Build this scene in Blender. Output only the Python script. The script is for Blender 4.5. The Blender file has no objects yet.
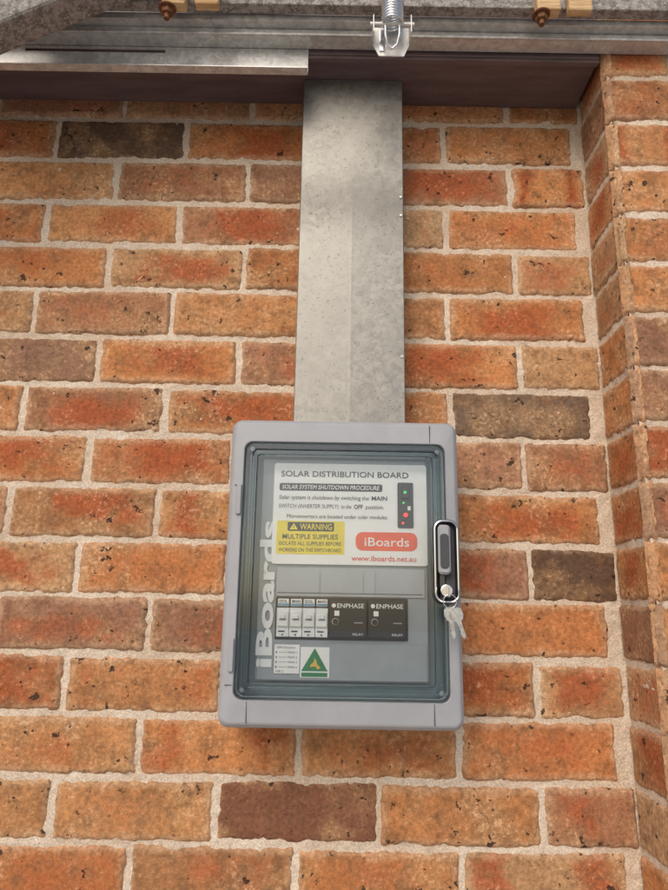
import bpy, math, random
import numpy as np
from mathutils import Matrix, Vector
random.seed(7)
CZ=1.6; D=1.089; F=677.0; TH=math.radians(13.8); ROLL=.0166
scene=bpy.context.scene
scene.view_settings.view_transform='Standard'; scene.view_settings.look='None'
scene.view_settings.exposure=0; scene.view_settings.gamma=1
# ---------------------------------------------------------------- helpers
def link(o): scene.collection.objects.link(o); return o
def empty(name,loc=(0,0,0)):
    e=bpy.data.objects.new(name,None); e.location=loc; e.empty_display_size=.05
    return link(e)
def par(o,p):
    if p is not None:
        o.parent=p; o.matrix_parent_inverse=Matrix.Translation(-Vector(p.location))
    return o
def mesh(name,V,Fc,mat,parent=None,smooth=False):
    me=bpy.data.meshes.new(name); me.from_pydata([tuple(v) for v in V],[],[tuple(f) for f in Fc]); me.update()
    if smooth:
        me.polygons.foreach_set('use_smooth',[True]*len(me.polygons))
    o=bpy.data.objects.new(name,me); link(o)
    if mat: me.materials.append(mat)
    return par(o,parent)
def fixn(o):
    import bmesh
    bm=bmesh.new(); bm.from_mesh(o.data); bmesh.ops.recalc_face_normals(bm,faces=bm.faces); bm.to_mesh(o.data); bm.free(); return o
def bevel(o,w,seg=2):
    m=o.modifiers.new('bev','BEVEL'); m.width=w; m.segments=seg; m.limit_method='ANGLE'; m.angle_limit=math.radians(35)
    return o
def box(name,x0,x1,z0,z1,d0,d1,mat,parent=None,bw=0,seg=2):
    V=[(x,-d,CZ+z) for x in (x0,x1) for d in (d0,d1) for z in (z0,z1)]
    Fc=[(0,1,3,2),(4,6,7,5),(0,4,5,1),(2,3,7,6),(0,2,6,4),(1,5,7,3)]
    o=fixn(mesh(name,V,Fc,mat,parent))
    if bw: bevel(o,bw,seg)
    return o
def rr(x0,x1,z0,z1,r,n=7):
    P=[]
    for cx,cz,a0 in ((x1-r,z1-r,0),(x0+r,z1-r,90),(x0+r,z0+r,180),(x1-r,z0+r,270)):
        for i in range(n+1):
            a=math.radians(a0+90*i/n); P.append((cx+r*math.cos(a),cz+r*math.sin(a)))
    return P
def loft(name,loops,mat,parent=None,cap0=False,cap1=False,closed=False,smooth=False):
    V=[];Fc=[];n=len(loops[0][0])
    for P,d in loops: V+=[(x,-d,CZ+z) for x,z in P]
    m=len(loops)
    for k in range(m if closed else m-1):
        a=k*n;b=((k+1)%m)*n
        for i in range(n):
            j=(i+1)%n; Fc.append((a+i,a+j,b+j,b+i))
    if cap0: Fc.append(tuple(range(n)))
    if cap1: Fc.append(tuple(range((m-1)*n,m*n)))
    return fixn(mesh(name,V,Fc,mat,parent,smooth))
def rplate(name,x0,x1,z0,z1,r,d0,d1,mat,parent=None,b=.0008):
    return loft(name,[(rr(x0,x1,z0,z1,r),d0),(rr(x0,x1,z0,z1,r),d1-b),(rr(x0+b,x1-b,z0+b,z1-b,max(r-b,.0001)),d1)],mat,parent,True,True)
def cyl(name,p0,p1,r,mat,parent=None,n=24,r2=None,bw=0):
    p0=Vector(p0);p1=Vector(p1);ax=(p1-p0).normalized();u=ax.orthogonal().normalized();w=ax.cross(u)
    r2=r if r2 is None else r2
    V=[p0+r*(math.cos(2*math.pi*i/n)*u+math.sin(2*math.pi*i/n)*w) for i in range(n)]+[p1+r2*(math.cos(2*math.pi*i/n)*u+math.sin(2*math.pi*i/n)*w) for i in range(n)]
    Fc=[(i,(i+1)%n,n+(i+1)%n,n+i) for i in range(n)]+[tuple(range(n)),tuple(range(n,2*n))]
    o=fixn(mesh(name,V,Fc,mat,parent))
    if bw: bevel(o,bw)
    return o
def tube(name,pts,r,mat,parent=None,cyclic=False,res=3):
    cu=bpy.data.curves.new(name,'CURVE'); cu.dimensions='3D'; cu.bevel_depth=r; cu.bevel_resolution=res
    s=cu.splines.new('POLY'); s.points.add(len(pts)-1)
    for i,p in enumerate(pts): s.points[i].co=(p[0],p[1],p[2],1)
    s.use_cyclic_u=cyclic; s.use_smooth=True
    o=bpy.data.objects.new(name,cu); link(o); cu.materials.append(mat); return par(o,parent)
def text(name,body,x0,x1,zc,h,d,mat,parent,shear=0,bold=0,vert=False):
    cu=bpy.data.curves.new(name,'FONT'); cu.body=body; cu.size=1; cu.align_x='LEFT'; cu.align_y='BOTTOM_BASELINE'
    cu.shear=shear; cu.offset=bold; cu.resolution_u=3
    o=bpy.data.objects.new(name,cu); link(o); cu.materials.append(mat)
    bpy.context.view_layer.update()
    bb=[Vector(c) for c in o.bound_box]; w=max(c.x for c in bb)-min(c.x for c in bb); mx=min(c.x for c in bb)
    sx=(x1-x0)/w; sz=h/.7
    if vert:
        o.rotation_euler=(Matrix.Rotation(math.pi/2,4,'X')@Matrix.Rotation(math.pi/2,4,'Z')).to_euler(); o.scale=(sx,sz,1)
        o.location=(zc+h/2,-d,CZ+x0-mx*sx)
    else:
        o.rotation_euler=(math.pi/2,0,0); o.scale=(sx,sz,1)
        o.location=(x0-mx*sx,-d,CZ+zc-h/2)
    return par(o,parent)
# ---------------------------------------------------------------- node helper
class NT:
    def __init__(s,name):
        s.m=bpy.data.materials.new(name); s.m.use_nodes=True; s.t=s.m.node_tree; s.t.nodes.clear()
        s.out=s.t.nodes.new('ShaderNodeOutputMaterial')
    def n(s,typ,**kw):
        nd=s.t.nodes.new(typ)
        for k,v in kw.items():
            if k=='i':
                for a,b in v.items():
                    if isinstance(b,bpy.types.NodeSocket): s.t.links.new(b,nd.inputs[a])
                    else: nd.inputs[a].default_value=b
            else: setattr(nd,k,v)
        return nd
    def noise(s,vec,sc,det=2,rough=.55,dist=0):
        return s.n('ShaderNodeTexNoise',i={'Vector':vec,'Scale':sc,'Detail':det,'Roughness':rough,'Distortion':dist}).outputs['Fac']
    def ramp(s,v,a,b,lo=0,hi=1):
        return s.n('ShaderNodeMapRange',interpolation_type='SMOOTHSTEP',i={'Value':v,'From Min':a,'From Max':b,'To Min':lo,'To Max':hi}).outputs[0]
    def math(s,op,a,b=0,c=None):
        i={0:a,1:b}
        if c is not None:i[2]=c
        return s.n('ShaderNodeMath',operation=op,i=i).outputs[0]
    def mix(s,f,a,b,bt='MIX'):
        nd=s.t.nodes.new('ShaderNodeMix'); nd.data_type='RGBA'; nd.blend_type=bt
        for k,v in ((0,f),(6,a),(7,b)):
            if isinstance(v,bpy.types.NodeSocket): s.t.links.new(v,nd.inputs[k])
            else: nd.inputs[k].default_value=(v if k==0 else (tuple(v)+(1,))[:4])
        return nd.outputs[2]
    def mul(s,c,k): return s.mix(1.0,c,s.n('ShaderNodeCombineColor',i={0:k,1:k,2:k}).outputs[0],'MULTIPLY')
    def bump(s,h,st,dist,nrm=None):
        i={'Height':h,'Strength':st,'Distance':dist}
        if nrm is not None:i['Normal']=nrm
        return s.n('ShaderNodeBump',i=i).outputs[0]
    def pri(s,col,rough=.5,metal=0,nrm=None,spec=.5,**kw):
        c=col if isinstance(col,bpy.types.NodeSocket) else (tuple(col)+(1,))[:4]
        i={'Base Color':c,'Roughness':rough,'Metallic':metal,'Specular IOR Level':spec}
        if nrm is not None:i['Normal']=nrm
        for k,v in kw.items(): i[k.replace('_',' ')]=v
        p=s.n('ShaderNodeBsdfPrincipled',i=i); s.t.links.new(p.outputs[0],s.out.inputs[0]); return s.m
def simple(name,col,rough=.5,metal=0,var=.08,sc=40,spec=.5,bump=.0):
    t=NT(name); v=t.n('ShaderNodeTexCoord').outputs['Object']
    nz=t.noise(v,sc,2,.6)
    c=t.mul(col,t.ramp(nz,.3,.7,1-var,1+var))
    r=t.ramp(nz,.3,.7,max(rough-.06,0.02),rough+.06)
    nr=t.bump(t.noise(v,sc*12,2),bump,.001) if bump else None
    return t.pri(c,r,metal,nr,spec)
def emis(name,col,st):
    t=NT(name); return t.pri(col,.3,0,None,.5,Emission_Color=col+(1,),Emission_Strength=st)
# ---------------------------------------------------------------- materials
def mat_brick():
    t=NT('brick_clay')
    tc=t.n('ShaderNodeTexCoord').outputs['Object']
    bk=t.n('ShaderNodeAttribute',attribute_name='bk'); sp=t.n('ShaderNodeSeparateColor',i={0:bk.outputs['Color']})
    R,G,B=sp.outputs; bt=t.n('ShaderNodeAttribute',attribute_name='bt')
    off=t.n('ShaderNodeVectorMath',operation='SCALE',i={0:(37.,11.,23.),'Scale':B}).outputs[0]
    v=t.n('ShaderNodeVectorMath',operation='ADD',i={0:tc,1:off}).outputs[0]
    nA=t.noise(v,15,3,.6); nB=t.noise(v,36,4,.66); nC=t.noise(v,165,4,.74)
    c=bt.outputs['Color']
    c=t.mix(t.ramp(nA,.42,.66,0,.5),c,(.48,.275,.13))
    c=t.mix(t.ramp(nB,.50,.72,0,.6),c,(.26,.125,.062))
    bl=t.math('ADD',R,t.math('MULTIPLY',t.math('SUBTRACT',nB,.5),-1.4))
    blm=t.math('MULTIPLY',t.ramp(bl,.08,1.0),t.math('MULTIPLY',t.ramp(R,0,.25),.85))
    c=t.mix(blm,c,(.36,.088,.030))
    ed=t.math('MULTIPLY',t.ramp(t.math('ADD',G,t.math('MULTIPLY',t.math('SUBTRACT',nB,.5),1.7)),.75,.05),.45)
    c=t.mix(ed,c,(.53,.355,.215))
    c=t.mix(t.ramp(t.math('ADD',nC,t.math('MULTIPLY',nA,.5)),.83,1.02,0,.5),c,(.64,.48,.33))
    c=t.mul(c,t.math('MULTIPLY',t.ramp(nC,.25,.72,.66,1.26),t.ramp(nB,.3,.7,1.14,.86)))
    ns=t.noise(v,62,3,.62)
    spk=t.ramp(t.math('ADD',ns,t.math('MULTIPLY',t.math('SUBTRACT',nA,.5),.25)),.655,.69,0,.9)
    c=t.mix(spk,c,(.045,.024,.017))
    dv=t.n('ShaderNodeVectorMath',operation='MULTIPLY_ADD',i={0:t.n('ShaderNodeTexNoise',i={'Vector':v,'Scale':34,'Detail':2}).outputs['Color'],1:(.05,.05,.05),2:v}).outputs[0]
    vo=t.n('ShaderNodeTexVoronoi',feature='DISTANCE_TO_EDGE',i={'Vector':dv,'Scale':11.}).outputs['Distance']
    cr=t.math('MULTIPLY',t.ramp(vo,.011,.002),t.ramp(nA,.60,.66))
    c=t.mix(t.math('MULTIPLY',cr,.7),c,(.07,.035,.02))
    h=t.math('SUBTRACT',nC,t.math('MULTIPLY',t.ramp(ns,.63,.71),.7))
    return t.pri(c,.88,0,t.bump(h,.75,.0034),.25)
def mat_mortar():
    t=NT('mortar'); v=t.n('ShaderNodeTexCoord').outputs['Object']
    c=t.mix(t.ramp(t.noise(v,9,3),.35,.65),(.66,.515,.385),(.75,.63,.50))
    n1=t.noise(v,60,4,.75)
    c=t.mix(t.ramp(n1,.54,.74,0,.5),c,(.50,.32,.20))
    n=t.noise(v,330,3,.72)
    c=t.mul(c,t.ramp(n,.3,.7,.74,1.14))
    return t.pri(c,.92,0,t.bump(t.math('ADD',n,n1),.7,.0035),.2)
def mat_galv(name='galvanised_steel',base=(.33,.32,.29),dirt=.5,band=None,metal=.35,var=1.):
    t=NT(name); v=t.n('ShaderNodeTexCoord').outputs['Object']
    vo=t.n('ShaderNodeTexVoronoi',i={'Vector':t.n('ShaderNodeVectorMath',operation='MULTIPLY_ADD',i={0:t.n('ShaderNodeTexNoise',i={'Vector':v,'Scale':60.}).outputs['Color'],1:(.02,.02,.02),2:v}).outputs[0],'Scale':120.}).outputs['Color']
    g=t.n('ShaderNodeSeparateColor',i={0:vo}).outputs[0]
    nn=t.noise(v,60,5,.8); nl=t.noise(v,9,3,.6)
    k=t.math('MULTIPLY',t.ramp(g,0,1,1-.12*var,1+.12*var),t.ramp(nn,.3,.7,1-.15*var,1+.15*var))
    c=t.mul(base,k)
    c=t.mix(t.ramp(nl,.42,.65,0,.3),c,tuple(x*.7 for x in base))
    sp=t.ramp(t.noise(v,240,2,.6),.63,.70,0,dirt)
    c=t.mix(sp,c,(.06,.045,.03))
    sp2=t.ramp(t.noise(v,90,4,.8),.58,.70,0,dirt*.8)
    c=t.mix(sp2,c,(.13,.115,.09))
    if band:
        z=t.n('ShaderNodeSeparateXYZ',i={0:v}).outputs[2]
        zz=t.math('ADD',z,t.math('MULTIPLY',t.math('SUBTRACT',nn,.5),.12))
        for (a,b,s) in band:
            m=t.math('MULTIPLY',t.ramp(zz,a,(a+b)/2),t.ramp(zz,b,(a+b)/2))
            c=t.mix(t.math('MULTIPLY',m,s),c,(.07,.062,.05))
    r=t.math('ADD',t.ramp(g,0,1,.32,.46),t.ramp(nn,.3,.7,0,.12))
    return t.pri(c,r,metal,t.bump(nn,.10,.002),.5)
M_brick=mat_brick(); M_mortar=mat_mortar()
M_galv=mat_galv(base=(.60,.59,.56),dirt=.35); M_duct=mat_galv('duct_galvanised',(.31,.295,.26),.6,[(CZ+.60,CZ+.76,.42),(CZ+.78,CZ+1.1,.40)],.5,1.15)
M_body=simple('enclosure_grey_abs',(.34,.345,.36),.42,0,.04,30,.4,.08)
M_cav=simple('enclosure_interior',(.27,.32,.34),.55,0,.05)
M_face=simple('faceplate_grey',(.33,.36,.385),.5,0,.05,25)
M_face2=simple('faceplate_blank',(.42,.45,.475),.5,0,.04,25)
M_white=simple('label_white',(.88,.88,.86),.45,0,.02)
M_wplas=simple('white_plastic',(.80,.81,.81),.4,0,.05)
M_black=simple('black_plastic',(.015,.016,.018),.35,0,.1)
M_ink=simple('black_ink',(.02,.02,.022),.5)
M_red=simple('red_ink',(.72,.05,.03),.5)
M_orange=simple('orange_label',(.85,.10,.035),.45)
M_yellow=simple('yellow_label',(.86,.68,.03),.45)
M_green=simple('green_label',(.02,.22,.08),.45)
M_blue=simple('blue_tag',(.16,.32,.46),.45)
M_gold=simple('gold_print',(.75,.5,.08),.45)
M_seam=simple('seam_shadow_gap',(.06,.06,.065),.7)
M_chrome=simple('chrome',(.78,.79,.80),.16,1,.05)
M_steel=simple('key_steel',(.6,.6,.58),.3,1,.1,200)
M_rust=simple('rusty_bolt',(.20,.085,.035),.75,.3,.35,150,.5,.4)
M_led_r=emis('led_red',(1.,.03,.02),1.6); M_led_g=emis('led_green',(.02,.7,.12),.5)
def mat_clear(name,tint,rough,ior=1.5):
    t=NT(name)
    tr=t.n('ShaderNodeBsdfTransparent',i={0:tint+(1,)})
    gl=t.n('ShaderNodeBsdfGlossy',i={0:(1,1,1,1),'Roughness':rough})
    fr=t.n('ShaderNodeFresnel',i={'IOR':ior})
    mx=t.n('ShaderNodeMixShader',i={0:fr.outputs[0],1:tr.outputs[0],2:gl.outputs[0]})
    t.t.links.new(mx.outputs[0],t.out.inputs[0]); return t.m
M_clear=mat_clear('smoky_clear_polycarbonate',(.975,.988,.99),.02)
M_rim=mat_clear('clear_polycarbonate_rim',(.82,.90,.92),.05,1.7)
def mat_wood(name,col,dark,sc=1.):
    t=NT(name); v=t.n('ShaderNodeTexCoord').outputs['Object']
    m=t.n('ShaderNodeMapping',i={0:v,3:(6*sc,30*sc,60*sc)}).outputs[0]
    c=t.mix(t.ramp(t.noise(m,3,5,.6),.35,.65),col,dark)
    return t.pri(c,.75,0,t.bump(t.noise(m,8,4),.3,.002),.3)
M_timber=mat_wood('raw_timber',(.66,.48,.27),(.46,.28,.13))
def mat_lagging():
    t=NT('weathered_grey_board'); m=t.n('ShaderNodeTexCoord').outputs['Object']
    c=t.mix(t.ramp(t.noise(m,80,4,.8),.4,.6),(.36,.33,.305),(.17,.155,.14))
    c=t.mix(t.ramp(t.noise(m,230,2,.6),.56,.66,0,.7),c,(.5,.46,.42))
    return t.pri(c,.85,0,t.bump(t.noise(m,140,3,.75),.7,.004),.25)
M_lag=mat_lagging()
def mat_paint():
    t=NT('mauve_brown_paint'); v=t.n('ShaderNodeTexCoord').outputs['Object']
    m=t.n('ShaderNodeMapping',i={0:v,3:(1.5,8,8)}).outputs[0]
    c=t.mix(t.ramp(t.noise(m,6,4,.65),.35,.65),(.16,.11,.11),(.115,.08,.08))
    c=t.mix(t.ramp(t.noise(v,150,3,.7),.64,.7,0,.5),c,(.28,.2,.16))
    return t.pri(c,.45,0,t.bump(t.noise(v,60,2),.15,.002),.45)
M_paint=mat_paint()
def mat_ground():
    t=NT('concrete_driveway'); v=t.n('ShaderNodeTexCoord').outputs['Object']
    c=t.mix(t.ramp(t.noise(v,1.2,4),.35,.65),(.46,.43,.39),(.37,.345,.315))
    return t.pri(c,.85,0,None,.3)
# ---------------------------------------------------------------- brickwork
def h2(xi,yi,seed):
    h=(xi.astype(np.int64)*374761393+yi.astype(np.int64)*668265263+int(seed)*974634777)&0xffffffff
    h=((h^(h>>13))*1274126177)&0xffffffff; h=h^(h>>16); return (h&0xffffff)/float(0xffffff)
def vn(x,y,seed=0):
    xi=np.floor(x);yi=np.floor(y);fx=x-xi;fy=y-yi;fx=fx*fx*(3-2*fx);fy=fy*fy*(3-2*fy)
    a=h2(xi,yi,seed);b=h2(xi+1,yi,seed);c=h2(xi,yi+1,seed);d=h2(xi+1,yi+1,seed)
    return (a*(1-fx)+b*fx)*(1-fy)+(c*(1-fx)+d*fx)*fy
def fbm(x,y,seed,o=3):
    s=0;a=.5;t=0
    for i in range(o): s=s+a*(vn(x*2**i,y*2**i,seed+i*17)-.5);t+=a;a*=.55
    return s/t*2
PAL=[(.49,.205,.076),(.50,.235,.095),(.45,.175,.064),(.47,.26,.125),(.41,.155,.062),(.45,.21,.09),(.52,.32,.17),(.38,.175,.09),(.34,.165,.095),(.29,.145,.085),(.50,.215,.082),(.50,.225,.09),(.47,.19,.07)]
class Skin:
    def __init__(s): s.V=[];s.F=[];s.A=[];s.T=[];s.n=0
def brick(S,u0,u1,w0,w1,step,toW,dark=None,rng=random,redge=False):
    L=u1-u0;H=w1-w0; m=.0045
    nu=max(3,int((L+2*m)/step));nv=max(3,int((H+2*m)/step))
    u=np.linspace(-m,L+m,nu+1);w=np.linspace(-m,H+m,nv+1);U,Wd=np.meshgrid(u,w)
    sd=rng.randint(0,10**6)
    x=U*1000;y=Wd*1000
    r=3.;qx=np.abs(x-L*500)-(L*500-r);qy=np.abs(y-H*500)-(H*500-r)
    sdf=np.hypot(np.maximum(qx,0),np.maximum(qy,0))+np.minimum(np.maximum(qx,qy),0)-r
    e=-sdf+2.0*fbm(x/22,y/22,sd,2)+1.5*fbm(x/6,y/6,sd+5,2)
    chip=np.maximum(0,fbm(x/16,y/16,sd+9,2)-.40)*10
    e=e-chip*np.exp(-np.maximum(e,0)/5)
    k=np.clip(1-e/3.2,0,2.6)
    h=-2.3*k**1.6+.8*fbm(x/60,y/40,sd+3,2)+.5*fbm(x/10,y/10,sd+4,3)
    pit=np.maximum(0,fbm(x/8,y/8,sd+31,2)-.5)*6*(rng.random()<.6)
    h=h-pit
    base=rng.uniform(-.8,2.0); tilt=rng.uniform(-1.1,1.1)
    h=h+base+tilt*(x/ (L*1000)-.5)
    rot=rng.uniform(-.007,.007)
    Uw=u0+U; Ww=w0+Wd+(U-L/2)*rot
    X,Y,Z=toW(Uw,Ww,h/1000)
    n0=S.n; S.V.append(np.stack([X.ravel(),Y.ravel(),Z.ravel()],1))
    idx=np.arange((nu+1)*(nv+1)).reshape(nv+1,nu+1)+n0
    S.F.append(np.stack([idx[:-1,:-1].ravel(),idx[:-1,1:].ravel(),idx[1:,1:].ravel(),idx[1:,:-1].ravel()],1))
    S.n+=X.size
    typ=rng.random(); xc=x/(L*1000)-.5+.16*fbm(x/40,y/30,sd+7,2);yc=y/(H*1000)-.5+.22*fbm(x/35,y/25,sd+8,2)
    cx=rng.uniform(-.12,.12);cy=rng.uniform(-.15,.15);rx=rng.uniform(.28,.52);ry=rng.uniform(.32,.6)
    if typ<.68: b=1.15-np.maximum(np.abs((xc-cx)/rx),np.abs((yc-cy)/ry))**1.3*.85
    elif typ<.76: b=1-np.abs(np.abs(xc)-.33)/.18
    else: b=np.zeros_like(x)
    st=rng.choice([.35,.5,.7,.9,1.]); b=np.clip(b,0,1)*st
    g=np.clip(e/16,0,1)
    col=rng.choice(PAL) if dark is None else dark
    if dark is not None: b=b*.0; g=np.clip(g+.5,0,1)
    v=rng.uniform(.80,1.12)
    N=X.size
    S.A.append(np.stack([b.ravel(),g.ravel(),np.full(N,rng.random()),np.ones(N)],1))
    S.T.append(np.tile([col[0]*v,col[1]*v,col[2]*v,1],(N,1)))
def finish(S,name,parent):
    V=np.concatenate(S.V);Fc=np.concatenate(S.F)
    me=bpy.data.meshes.new(name); me.from_pydata(V.tolist(),[],Fc.tolist())
    for nm,arr in (('bk',S.A),('bt',S.T)):
        a=me.color_attributes.new(nm,'FLOAT_COLOR','POINT'); a.data.foreach_set('color',np.concatenate(arr).astype(np.float32).ravel())
    me.polygons.foreach_set('use_smooth',np.ones(len(me.polygons),dtype=bool)); me.update()
    me.materials.append(M_brick)
    o=bpy.data.objects.new(name,me); link(o); return par(o,parent)
def mortar(name,u0,u1,w0,w1,step,toW,parent,seed):
    nu=int((u1-u0)/step);nv=int((w1-w0)/step)
    U,Wd=np.meshgrid(np.linspace(u0,u1,nu+1),np.linspace(w0,w1,nv+1)); x=U*1000;y=Wd*1000
    h=-2.9+1.7*fbm(x/30,y/30,seed,2)+2.3*fbm(x/9,y/9,seed+3,3)
    X,Y,Z=toW(U,Wd,h/1000)
    idx=np.arange(X.size).reshape(nv+1,nu+1)
    Fc=np.stack([idx[:-1,:-1].ravel(),idx[:-1,1:].ravel(),idx[1:,1:].ravel(),idx[1:,:-1].ravel()],1)
    return mesh(name,np.stack([X.ravel(),Y.ravel(),Z.ravel()],1).tolist(),Fc.tolist(),M_mortar,parent,True)
PX=.452; PD=.120; Z0=-.0255; PIT=.0872; BH=.0764
toMain=lambda u,w,h:(u,-h,CZ+w)
toPier=lambda u,w,h:(PX-h,-u,CZ+w)
toPierF=lambda u,w,h:(u,-PD-h,CZ+w)
wall=empty('brick_wall',(0,0,0)); pier=empty('brick_pier',(PX,0,0))
DARK={(10,-525):(.12,.075,.048),(4,195):(.16,.105,.07),(1,315):(.12,.068,.042),(-3,-165):(.21,.09,.05),(12,-285):(.20,.11,.06),(8,-165):(.33,.20,.11),(8,-405):(.34,.20,.11),(5,-645):(.26,.14,.085)}
S=Skin(); rb=random.Random(23)
for k in range(-18,14):
    zc=Z0+PIT*k; off=-45 if k%2==0 else 75
    j=-9
    while True:
        a=off+240*j; b=a+240; j+=1
        if a>=450: break
        b=min(b,450+5)
        if b-a<40: continue
        vis = (-6<k<12) and b>-760
        jz=rb.uniform(-.0014,.0014)
        ml=rb.uniform(.0048,.0068);mr=rb.uniform(.0048,.0068)
        brick(S,a/1000+ml,b/1000-mr,zc-BH/2+jz,zc+BH/2+jz+rb.uniform(-.0015,.001),.0030 if vis else .012,toMain,DARK.get((k,a)),rb)
finish(S,'bricks',wall)
mortar('mortar_bed',-.80,PX+.009,-.55,1.05,.0036,toMain,wall,5)
mortar('mortar_bed_low',-2.2,PX+.009,-1.6,-.55,.012,toMain,wall,6)
mortar('mortar_bed_side',-2.2,-.80,-.55,1.05,.012,toMain,wall,7)
box('wall_core',-2.21,PX+.3,-1.6,1.19,-.10,-.012,M_mortar,wall)
S=Skin(); PW=.59
for k in range(-18,13):
    zc=Z0+PIT*k+.001; vis=(-6<k<12)
    brick(S,.001,PD-.0005,zc-BH/2,zc+BH/2,.0030 if vis else .012,toPier,None,rb)
    cuts=[(PX+.0005,PX+.108),(PX+.120,PX+.350),(PX+.362,PX+PW)] if k%2 else [(PX+.0005,PX+.230),(PX+.242,PX+.472),(PX+.484,PX+PW)]
    for a,b in cuts:
        brick(S,a,b,zc-BH/2,zc+BH/2,.0032 if vis else .012,toPierF,None,rb)
finish(S,'bricks',pier)
mortar('mortar_bed_side',-.008,PD-.0035,-.60,1.08,.0036,toPier,pier,15)
mortar('mortar_bed_side_low',0,PD-.003,-1.6,-.6,.012,toPier,pier,16)
mortar('mortar_bed_front',PX+.0035,PX+PW,-.6,1.08,.0045,toPierF,pier,17)
mortar('mortar_bed_front_low',PX+.003,PX+PW,-1.6,-.6,.012,toPierF,pier,18)
box('pier_core',PX+.012,PX+PW-.005,-1.6,1.075,.0,PD-.012,M_mortar,pier)
# ---------------------------------------------------------------- lintel / soffit beam
lint=empty('painted_lintel_beam',(-.6,-.06,CZ+.93))
box('beam',-2.2,PX-.006,.928,1.10,.0005,.120,M_paint,lint,.003)
box('beam_lip',-2.2,PX-.007,.922,.9275,.108,.119,M_paint,lint,.001)
# ---------------------------------------------------------------- duct
duct=empty('sheet_metal_cable_duct',(.024,-.03,CZ+.6))
rows=[.276,.58,.64,.70,.80,.9268]; fold=[.0014,.0014,.0011,.0003,0,0]
V=[];Fc=[]
for z,fd in zip(rows,fold):
    xl=-.065;xr=.112
    V+=[(xl,-.001,CZ+z),(xl,-.062,CZ+z),(xl+.0015,-.0645,CZ+z),(.024-.004,-.065-fd*.9,CZ+z),(.024,-.065-fd,CZ+z),(.024+.004,-.065-fd*.9,CZ+z),(xr-.0015,-.0645,CZ+z),(xr,-.062,CZ+z),(xr,-.001,CZ+z)]
for i in range(len(rows)-1):
    for j in range(8): Fc.append((i*9+j,i*9+j+1,(i+1)*9+j+1,(i+1)*9+j))
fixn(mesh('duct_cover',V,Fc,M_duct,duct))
for z in (.69,.655,.40): cyl('cover_rivet',(.107,-.064,CZ+z),(.107,-.0665,CZ+z),.0022,M_galv,duct,12)
# ---------------------------------------------------------------- solar distribution board enclosure
E=empty('solar_distribution_board',(.015,-.06,CZ+.06))
X0,X1,Z0b,Z1b=-.152,.183,-.155,.277
ox=lambda i:rr(X0+i,X1-i,Z0b+i,Z1b-i,.016-min(i,.009))
inn=lambda i:rr(-.131+i,.163-i,-.118+i,.241-i,.012)
loft('enclosure_body',[(ox(.004),0.004),(ox(.002),.07),(ox(0),.072),(ox(0),.108),(ox(.0018),.114),(ox(.006),.1185),(ox(.0085),.1195),(inn(-.001),.1215),(inn(0),.1205),(inn(.001),.070)],M_body,E,True,False)
box('backplate',-.135,.167,-.125,.245,.066,.069,M_cav,E)
def seam(n,x0,x1,z0,z1): box(n,x0,x1,z0,z1,.110,.1216,M_seam,E)
seam('seam_a',.1405,.1415,.2425,.269); seam('seam_b',.1405,.1415,-.147,-.1195)
seam('seam_c',-.143,-.1325,.1755,.1762); seam('seam_d',-.143,-.1325,-.0995,-.0988)
seam('seam_e',-.1125,-.1118,-.147,-.1195)
for zz in (.155,-.06): rplate('hinge',-.1395,-.1325,zz-.022,zz+.022,.002,.119,.1255,M_body,E)
ro=lambda i:rr(-.128+i,.160-i,-.114+i,.238-i,max(.012-i*.4,.004))
loft('door_rim',[(ro(0),.108),(ro(0),.124),(ro(.002),.127),(ro(.009),.127),(ro(.0105),.1235),(ro(.0125),.1235),(ro(.014),.128),(ro(.0165),.128),(ro(.0175),.125),(ro(.0175),.112),(ro(.014),.108)],M_rim,E,closed=True)
loft('door_pane',[(ro(.0172),.121),(ro(.0172),.1235)],M_clear,E,True,True)
for sx,sz in ((-.119,.229),(.151,.229),(-.119,-.105),(.151,-.105)):
    cyl('cover_screw',(sx,-.118,CZ+sz),(sx,-.1232,CZ+sz),.0035,M_face,E,16,bw=.0006)
rplate('escutcheon',-.106,.139,-.096,.222,.004,.085,.0895,M_face,E,.001)
rplate('blank_cover',-.080,.135,.020,.061,.002,.0896,.0925,M_face2,E,.0008)
for xx in (-.018,.045,.062): box('cover_rib',xx,xx+.0012,.026,.055,.0926,.0936,M_face,E)
box('cover_line',-.078,.131,.0245,.0255,.0926,.0932,M_seam,E)
rplate('module_window',-.080,.110,-.040,.019,.002,.0896,.0905,M_black,E,.0003)
rplate('lower_skirt',-.104,.137,-.0945,-.0445,.002,.0896,.0915,M_face,E,.0008)
rplate('label_sheet',-.0885,.139,.0655,.2150,.004,.0897,.0950,M_white,E,.0004)
T=lambda n,b,x0,x1,z,h,m,sh=0,bo=0:text(n,b,x0,x1,z,h,.0962,m,E,sh,bo)
T('title','SOLAR DISTRIBUTION BOARD',-.078,.112,.199,.0085,M_ink,0,.006)
rplate('heading_bar',-.080,.073,.1735,.1845,.0025,.0951,.0958,M_ink,E,.0002)
T('heading','SOLAR SYSTEM SHUTDOWN PROCEDURE',-.076,.069,.179,.0062,M_white,.2,.008)
T('line_a','Solar system is shutdown by switching the',-.080,.053,.1635,.0060,M_ink,.12)
T('line_a_bold','MAIN',.057,.080,.1635,.0060,M_ink,.0,.02)
T('line_b','SWITCH (INVERTER SUPPLY)',-.080,.008,.1505,.0060,M_ink,.12,-.006)
T('line_b_mid','to the',.012,.027,.1505,.0060,M_ink,.12)
T('line_b_bold','OFF',.031,.044,.1505,.0062,M_ink,0,.02)
T('line_b_end','position.',.048,.075,.1505,.0060,M_ink,.12)
T('line_c','Microinverters are located under solar modules',-.068,.080,.1355,.0056,M_ink,.12)
rplate('warning_label',-.082,.0175,.080,.1285,.0025,.0951,.0957,M_yellow,E,.0002)
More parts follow.
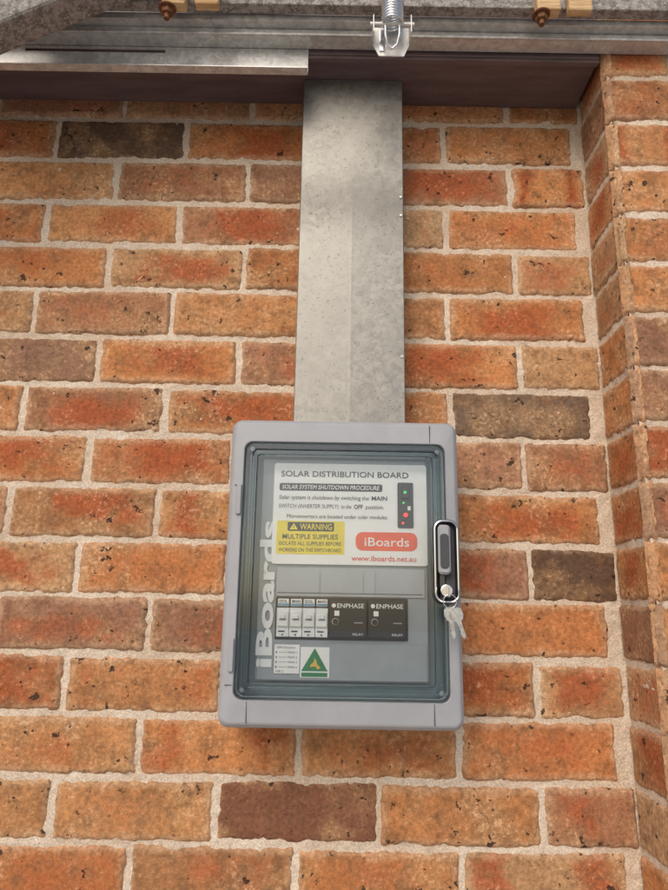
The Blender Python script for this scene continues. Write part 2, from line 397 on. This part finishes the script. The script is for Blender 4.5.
rplate('warning_header',-.066,.002,.1135,.1265,.0015,.0958,.0963,M_ink,E,.0001)
text('warning_text','WARNING',-.048,-.001,.1200,.0088,.0968,M_yellow,E,0,.01)
mesh('warning_triangle',[(-.063,-.0969,CZ+.1155),(-.051,-.0969,CZ+.1155),(-.057,-.0969,CZ+.1250)],[(0,1,2)],M_yellow,E)
box('warning_mark',-.0575,-.0565,.1175,.1215,.0970,.0973,M_ink,E)
T('w_a','MULTIPLE SUPPLIES',-.073,.008,.1055,.0070,M_ink,0,.008)
T('w_b','ISOLATE ALL SUPPLIES BEFORE',-.078,.013,.0955,.0054,M_ink,.1,.002)
T('w_c','WORKING ON THIS SWITCHBOARD',-.078,.013,.0860,.0054,M_ink,.1,.002)
rplate('maker_label',.034,.124,.0865,.1135,.010,.0951,.0957,M_orange,E,.0002)
T('maker_text','iBoards',.047,.112,.0995,.0125,M_white,0,.005)
T('maker_url','www.iboards.net.au',.028,.122,.0755,.0078,M_red,0,.004)
rplate('switch_panel',.0955,.1185,.1205,.1875,.002,.0951,.0985,M_black,E,.0008)
rplate('rocker',.101,.113,.163,.181,.001,.0986,.1025,M_black,E,.001)
cyl('led_a',(.106,-.0986,CZ+.172),(.106,-.104,CZ+.172),.0022,M_led_g,E,14)
cyl('led_b',(.104,-.0986,CZ+.157),(.104,-.1005,CZ+.157),.0016,M_led_g,E,14)
cyl('led_c',(.107,-.0986,CZ+.139),(.107,-.101,CZ+.139),.0030,M_led_r,E,14)
cyl('led_d',(.103,-.0986,CZ+.127),(.103,-.1005,CZ+.127),.0016,M_led_r,E,14)
box('switch_mark',.110,.1145,.146,.152,.0986,.0990,M_wplas,E)
for i in range(4):
    a=-.0775+i*.0184
    rplate('breaker_body',a,a+.0178,-.036,.004,.001,.0906,.098,M_wplas,E,.0008)
    rplate('breaker_nose',a+.001,a+.0168,-.022,-.002,.001,.098,.103,M_wplas,E,.001)
    rplate('breaker_toggle',a+.005,a+.0128,-.011,-.006,.001,.103,.109,M_wplas,E,.001)
    box('toggle_slot',a+.004,a+.0138,-.0132,-.0112,.1031,.1036,M_face,E)
    rplate('breaker_tag',a+.001,a+.0168,.006,.0165,.001,.0906,.0945,M_white,E,.0005)
    box('tag_band',a+.0015,a+.0163,.0065,.0100,.0946,.0949,M_blue,E)
    text('tag_text','MAIN' if i%2 else 'ISOL',a+.003,a+.0148,.0130,.004,.0950,M_ink,E,0,.01)
    box('breaker_print',a+.003,a+.012,-.0295,-.0275,.0981,.0984,M_ink,E)
    cyl('breaker_dot',(a+.0089,-.098,CZ-.033),(a+.0089,-.0984,CZ-.033),.0013,M_ink,E,10)
for i in range(2):
    a=-.0035+i*.0555
    rplate('relay_body',a,a+.054,-.036,.0165,.001,.0906,.101,M_black,E,.0008)
    text('relay_text','ENPHASE',a+.012,a+.050,.008,.0062,.1014,M_white,E,0,.006)
    cyl('relay_logo',(a+.007,-.101,CZ+.008),(a+.007,-.1015,CZ+.008),.0030,M_white,E,16)
    box('relay_sticker',a+.008,a+.015,-.006,.001,.1011,.1015,M_white,E)
    cyl('relay_knob',(a+.0095,-.101,CZ-.014),(a+.0095,-.107,CZ-.014),.004,M_black,E,18,bw=.0006)
    tube('relay_ring',[(a+.0095+.0045*math.cos(t*.3927),-.1012,CZ-.014+.0045*math.sin(t*.3927)) for t in range(16)],.0004,M_wplas,E,True,1)
    text('relay_small','RELAY',a+.034,a+.049,-.031,.003,.1014,M_wplas,E)
    box('relay_slot',a+.036,a+.048,-.016,-.0145,.1011,.1014,M_face,E)
text('side_lettering','iBoards',-.078,.128,-.0945,.0215,.0935,M_wplas,E,0,.035,True)
rplate('circuit_label',-.0790,-.0435,-.0855,-.0465,.001,.0936,.0942,M_white,E,.0001)
text('circuit_title','DPN Position',-.076,-.050,-.0505,.0032,.0945,M_ink,E)
for r in range(4):
    zz=-.0570-r*.0066
    text('circuit_row','1',-.077,-.0755,zz,.003,.0945,M_ink,E)
    box('circuit_rule',-.073,-.062,zz-.0004,zz+.0004,.0943,.0945,M_face,E)
    text('circuit_val','MAIN %d'%(r+1),-.060,-.047,zz,.003,.0945,M_ink,E)
text('circuit_date','VER 2',-.077,-.066,-.0825,.0030,.0945,M_ink,E)
rplate('approval_label',-.0425,-.0015,-.0905,-.0495,.001,.0916,.0921,M_white,E,.0001)
mesh('approval_triangle',[(-.0410,-.0925,CZ-.0820),(-.0035,-.0925,CZ-.0820),(-.0222,-.0925,CZ-.0508)],[(0,1,2)],M_green,E)
kp=[(-.6,-.45),(.1,-.35),(.35,-.7),(.75,-.5),(.3,-.05),(.2,.35),(-.02,.62),(-.12,.15),(-.45,-.1)]
mesh('approval_mark',[(-.0222+.0115*x,-.0930,CZ-.0715+.0115*y) for x,y in kp],[tuple(range(9))],M_gold,E)
box('approval_strip',-.0405,-.0040,-.0895,-.0840,.0922,.0925,M_green,E)
lx0,lx1,lz0,lz1=.1410,.1780,.012,.129
lr=lambda i:rr(lx0+i,lx1-i,lz0+i,lz1-i,max(.0145-i,.004),10)
loft('latch_frame',[(lr(0),.119),(lr(0),.133),(lr(.0012),.136),(lr(.0042),.136),(lr(.0055),.133),(lr(.0055),.119)],M_black,E,closed=True)
loft('latch_trim',[(lr(.0014),.1340),(lr(.0014),.1370),(lr(.0026),.1376),(lr(.0038),.1370),(lr(.0038),.1340)],M_chrome,E,closed=True)
loft('latch_recess',[(lr(.0050),.118),(lr(.0050),.1235)],M_seam,E,True,True)
rplate('latch_lever',.1480,.1655,.052,.121,.006,.1236,.1385,M_body,E,.003)
rplate('latch_grip',.1505,.1625,.060,.108,.005,.1386,.1400,M_seam,E,.0006)
cyl('lock_barrel',(.158,-.1236,CZ+.030),(.158,-.1410,CZ+.030),.0085,M_chrome,E,28,bw=.0012)
box('lock_slot',.1570,.1590,.0255,.0345,.1411,.1416,M_black,E)
K=empty('key_bunch',(.163,-.15,CZ))
rplate('key_head_in_lock',.1571,.1595,.021,.034,.0008,.1417,.160,M_steel,K,.0003)
rc=(.160,.0155)
tube('key_ring',[(rc[0]+.009*math.cos(a*.2618),-.152-.002*math.sin(a*.2618),CZ+rc[1]+.009*math.sin(a*.2618)) for a in range(24)],.0008,M_chrome,K,True)
def key(nm,cx,cz,ang,d):
    P=[(-.008,0),(-.0085,-.008),(-.006,-.0135),(-.003,-.0155),(-.003,-.020),(-.0018,-.022),(-.003,-.025),(-.0015,-.028),(-.003,-.031),(-.002,-.035),(0,-.039),(.003,-.036),(.003,-.0155),(.006,-.0135),(.0085,-.008),(.008,0),(.004,.003),(-.004,.003)]
    c,s=math.cos(ang),math.sin(ang); P=[(cx+x*c-z*s,cz+x*s+z*c) for x,z in P]
    loft(nm,[(P,d),(P,d+.0018)],M_steel,K,True,True)
key('key_a',.1595,.005,.12,.1505); key('key_b',.1665,.004,.30,.1535)
# ---------------------------------------------------------------- overhead door gear
G=empty('garage_door_track',(.0,-.14,CZ+.95))
def extr(name,prof,x0,x1,mat,parent,bw=0):
    n=len(prof);V=[(x,-d,CZ+z) for x in (x0,x1) for d,z in prof]
    Fc=[(i,(i+1)%n,n+(i+1)%n,n+i) for i in range(n)]+[tuple(range(n)),tuple(range(n,2*n))]
    o=fixn(mesh(name,V,Fc,mat,parent))
    if bw: bevel(o,bw)
    return o
extr('track_channel',[(.124,.952),(.124,.935),(.150,.935),(.150,.949),(.1478,.949),(.1478,.937),(.126,.937),(.126,.952)],-1.3,1.2,M_galv,G)
extr('track_bead',[(.1502,.9345),(.1540,.9345),(.1540,.9385),(.1502,.9385)],-1.3,1.2,M_galv,G,.0012)
extr('track_upper',[(.128,.950),(.166,.950),(.166,.962),(.164,.962),(.164,.952),(.128,.952)],-1.3,1.2,M_galv,G)
st=empty('slotted_steel_angle',(-.4,-.125,CZ+.91))
def plate_hole(name,x0,x1,z0,z1,hx0,hx1,hz0,hz1,d0,d1,mat,parent):
    return loft(name,[([(x0,z0),(x1,z0),(x1,z1),(x0,z1)],d0),([(x0,z0),(x1,z0),(x1,z1),(x0,z1)],d1),([(hx0,hz0),(hx1,hz0),(hx1,hz1),(hx0,hz1)],d1),([(hx0,hz0),(hx1,hz0),(hx1,hz1),(hx0,hz1)],d0)],mat,parent,closed=True)
plate_hole('angle_web',-1.3,-.055,.8840,.9345,-.54,-.30,.9225,.9295,.1215,.1235,M_galv,st)
box('angle_flange',-1.3,-.055,.8818,.8839,.1235,.140,M_galv,st)
pb=empty('weathered_timber_panel',(.2,-.19,CZ+.98))
box('panel',-1.3,1.2,.9580,.9860,.170,.19,M_lag,pb,.002)
box('panel_top_rail',-1.3,1.2,.9900,1.02,.16,.186,M_galv,pb,.002)
br=empty('diagonal_door_arm',(-.45,-.21,CZ+.93))
V=[];c,s=math.cos(math.radians(29)),math.sin(math.radians(29))
for a in (-.7,.5):
    for d in (.195,.25):
        for w in (0,.10): V.append((-.54+a*c-w*s,-d,CZ+.838+a*s+w*c))
bevel(fixn(mesh('arm',V,[(0,1,3,2),(4,6,7,5),(0,4,5,1),(2,3,7,6),(0,2,6,4),(1,5,7,3)],M_lag,br)),.008,3)
SP=empty('coil_spring',(.081,-.19,CZ+.92))
pts=[]
for i in range(14*14):
    a=i*2*math.pi/14; pts.append((.081+.0165*math.cos(a),-.214-.0165*math.sin(a),CZ+.897+i*.0052/14))
tube('spring_coil',pts,.0019,M_chrome,SP)
P=[(.052,.912),(.052,.878),(.061,.858),(.101,.858),(.109,.878),(.109,.912)]
loft('spring_bracket',[(P,.1905),(P,.1925)],M_galv,SP,True,True)
for xx in (.0505,.1095): box('bracket_cheek',xx,xx+.0015,.880,.912,.1926,.218,M_galv,SP)
cyl('bracket_pin',(.046,-.214,CZ+.897),(.115,-.214,CZ+.897),.0032,M_galv,SP,14)
tube('spring_hook',[(.070,-.214,CZ+.898),(.070,-.212,CZ+.880),(.073,-.205,CZ+.868),(.081,-.202,CZ+.862),(.089,-.205,CZ+.868),(.092,-.212,CZ+.880),(.092,-.214,CZ+.898)],.0022,M_chrome,SP)
box('bracket_tongue',.062,.070,.866,.905,.1926,.195,M_chrome,SP)
for bx in (.325,-.275):
    B=empty('bolted_timber_packer',(bx,-.2,CZ+.96))
    box('packer',bx-.012,bx+.026,.936,.975,.1905,.210,M_timber,B,.003)
    box('packer_small',bx+.040,bx+.078,.940,.978,.1905,.206,M_timber,B,.003)
    cyl('washer',(bx-.004,-.200,CZ+.9358),(bx-.004,-.200,CZ+.9335),.014,M_rust,B,26)
    cyl('bolt_head',(bx-.004,-.200,CZ+.9334),(bx-.004,-.200,CZ+.924),.0095,M_rust,B,6,bw=.001)
    cyl('bolt_shank',(bx-.004,-.200,CZ+.9239),(bx-.004,-.200,CZ+.915),.0045,M_rust,B,14)
# ---------------------------------------------------------------- ground
mesh('ground',[(-60,-60,0),(60,-60,0),(60,60,0),(-60,60,0)],[(0,1,2,3)],mat_ground())
# ---------------------------------------------------------------- light
SE=math.radians(38); AZ=math.radians(202)
w=bpy.data.worlds.new('World'); scene.world=w; w.use_nodes=True
nt=w.node_tree; bg=nt.nodes['Background']; sk=nt.nodes.new('ShaderNodeTexSky'); sk.sky_type='NISHITA'; sk.sun_disc=False
sk.sun_elevation=SE; sk.sun_rotation=AZ; sk.air_density=1.; sk.dust_density=3.
nt.links.new(sk.outputs[0],bg.inputs[0]); bg.inputs[1].default_value=.14
ld=bpy.data.lights.new('sun','SUN'); ld.energy=1.4; ld.angle=math.radians(38); ld.color=(1,.93,.84)
lo=bpy.data.objects.new('sun',ld); link(lo)
dirv=Vector((math.sin(AZ)*math.cos(SE),math.cos(AZ)*math.cos(SE),math.sin(SE)))
lo.rotation_euler=dirv.to_track_quat('Z','Y').to_euler()
# ---------------------------------------------------------------- camera
cam=bpy.data.cameras.new('camera'); co=bpy.data.objects.new('camera',cam); link(co)
cam.sensor_fit='VERTICAL'; cam.sensor_height=24; cam.lens=F/890*24; cam.clip_start=.01; cam.clip_end=300
co.matrix_world=Matrix.Translation((0,-D,CZ))@Matrix.Rotation(math.pi/2+TH,4,'X')@Matrix.Rotation(ROLL,4,'Z')
scene.camera=co
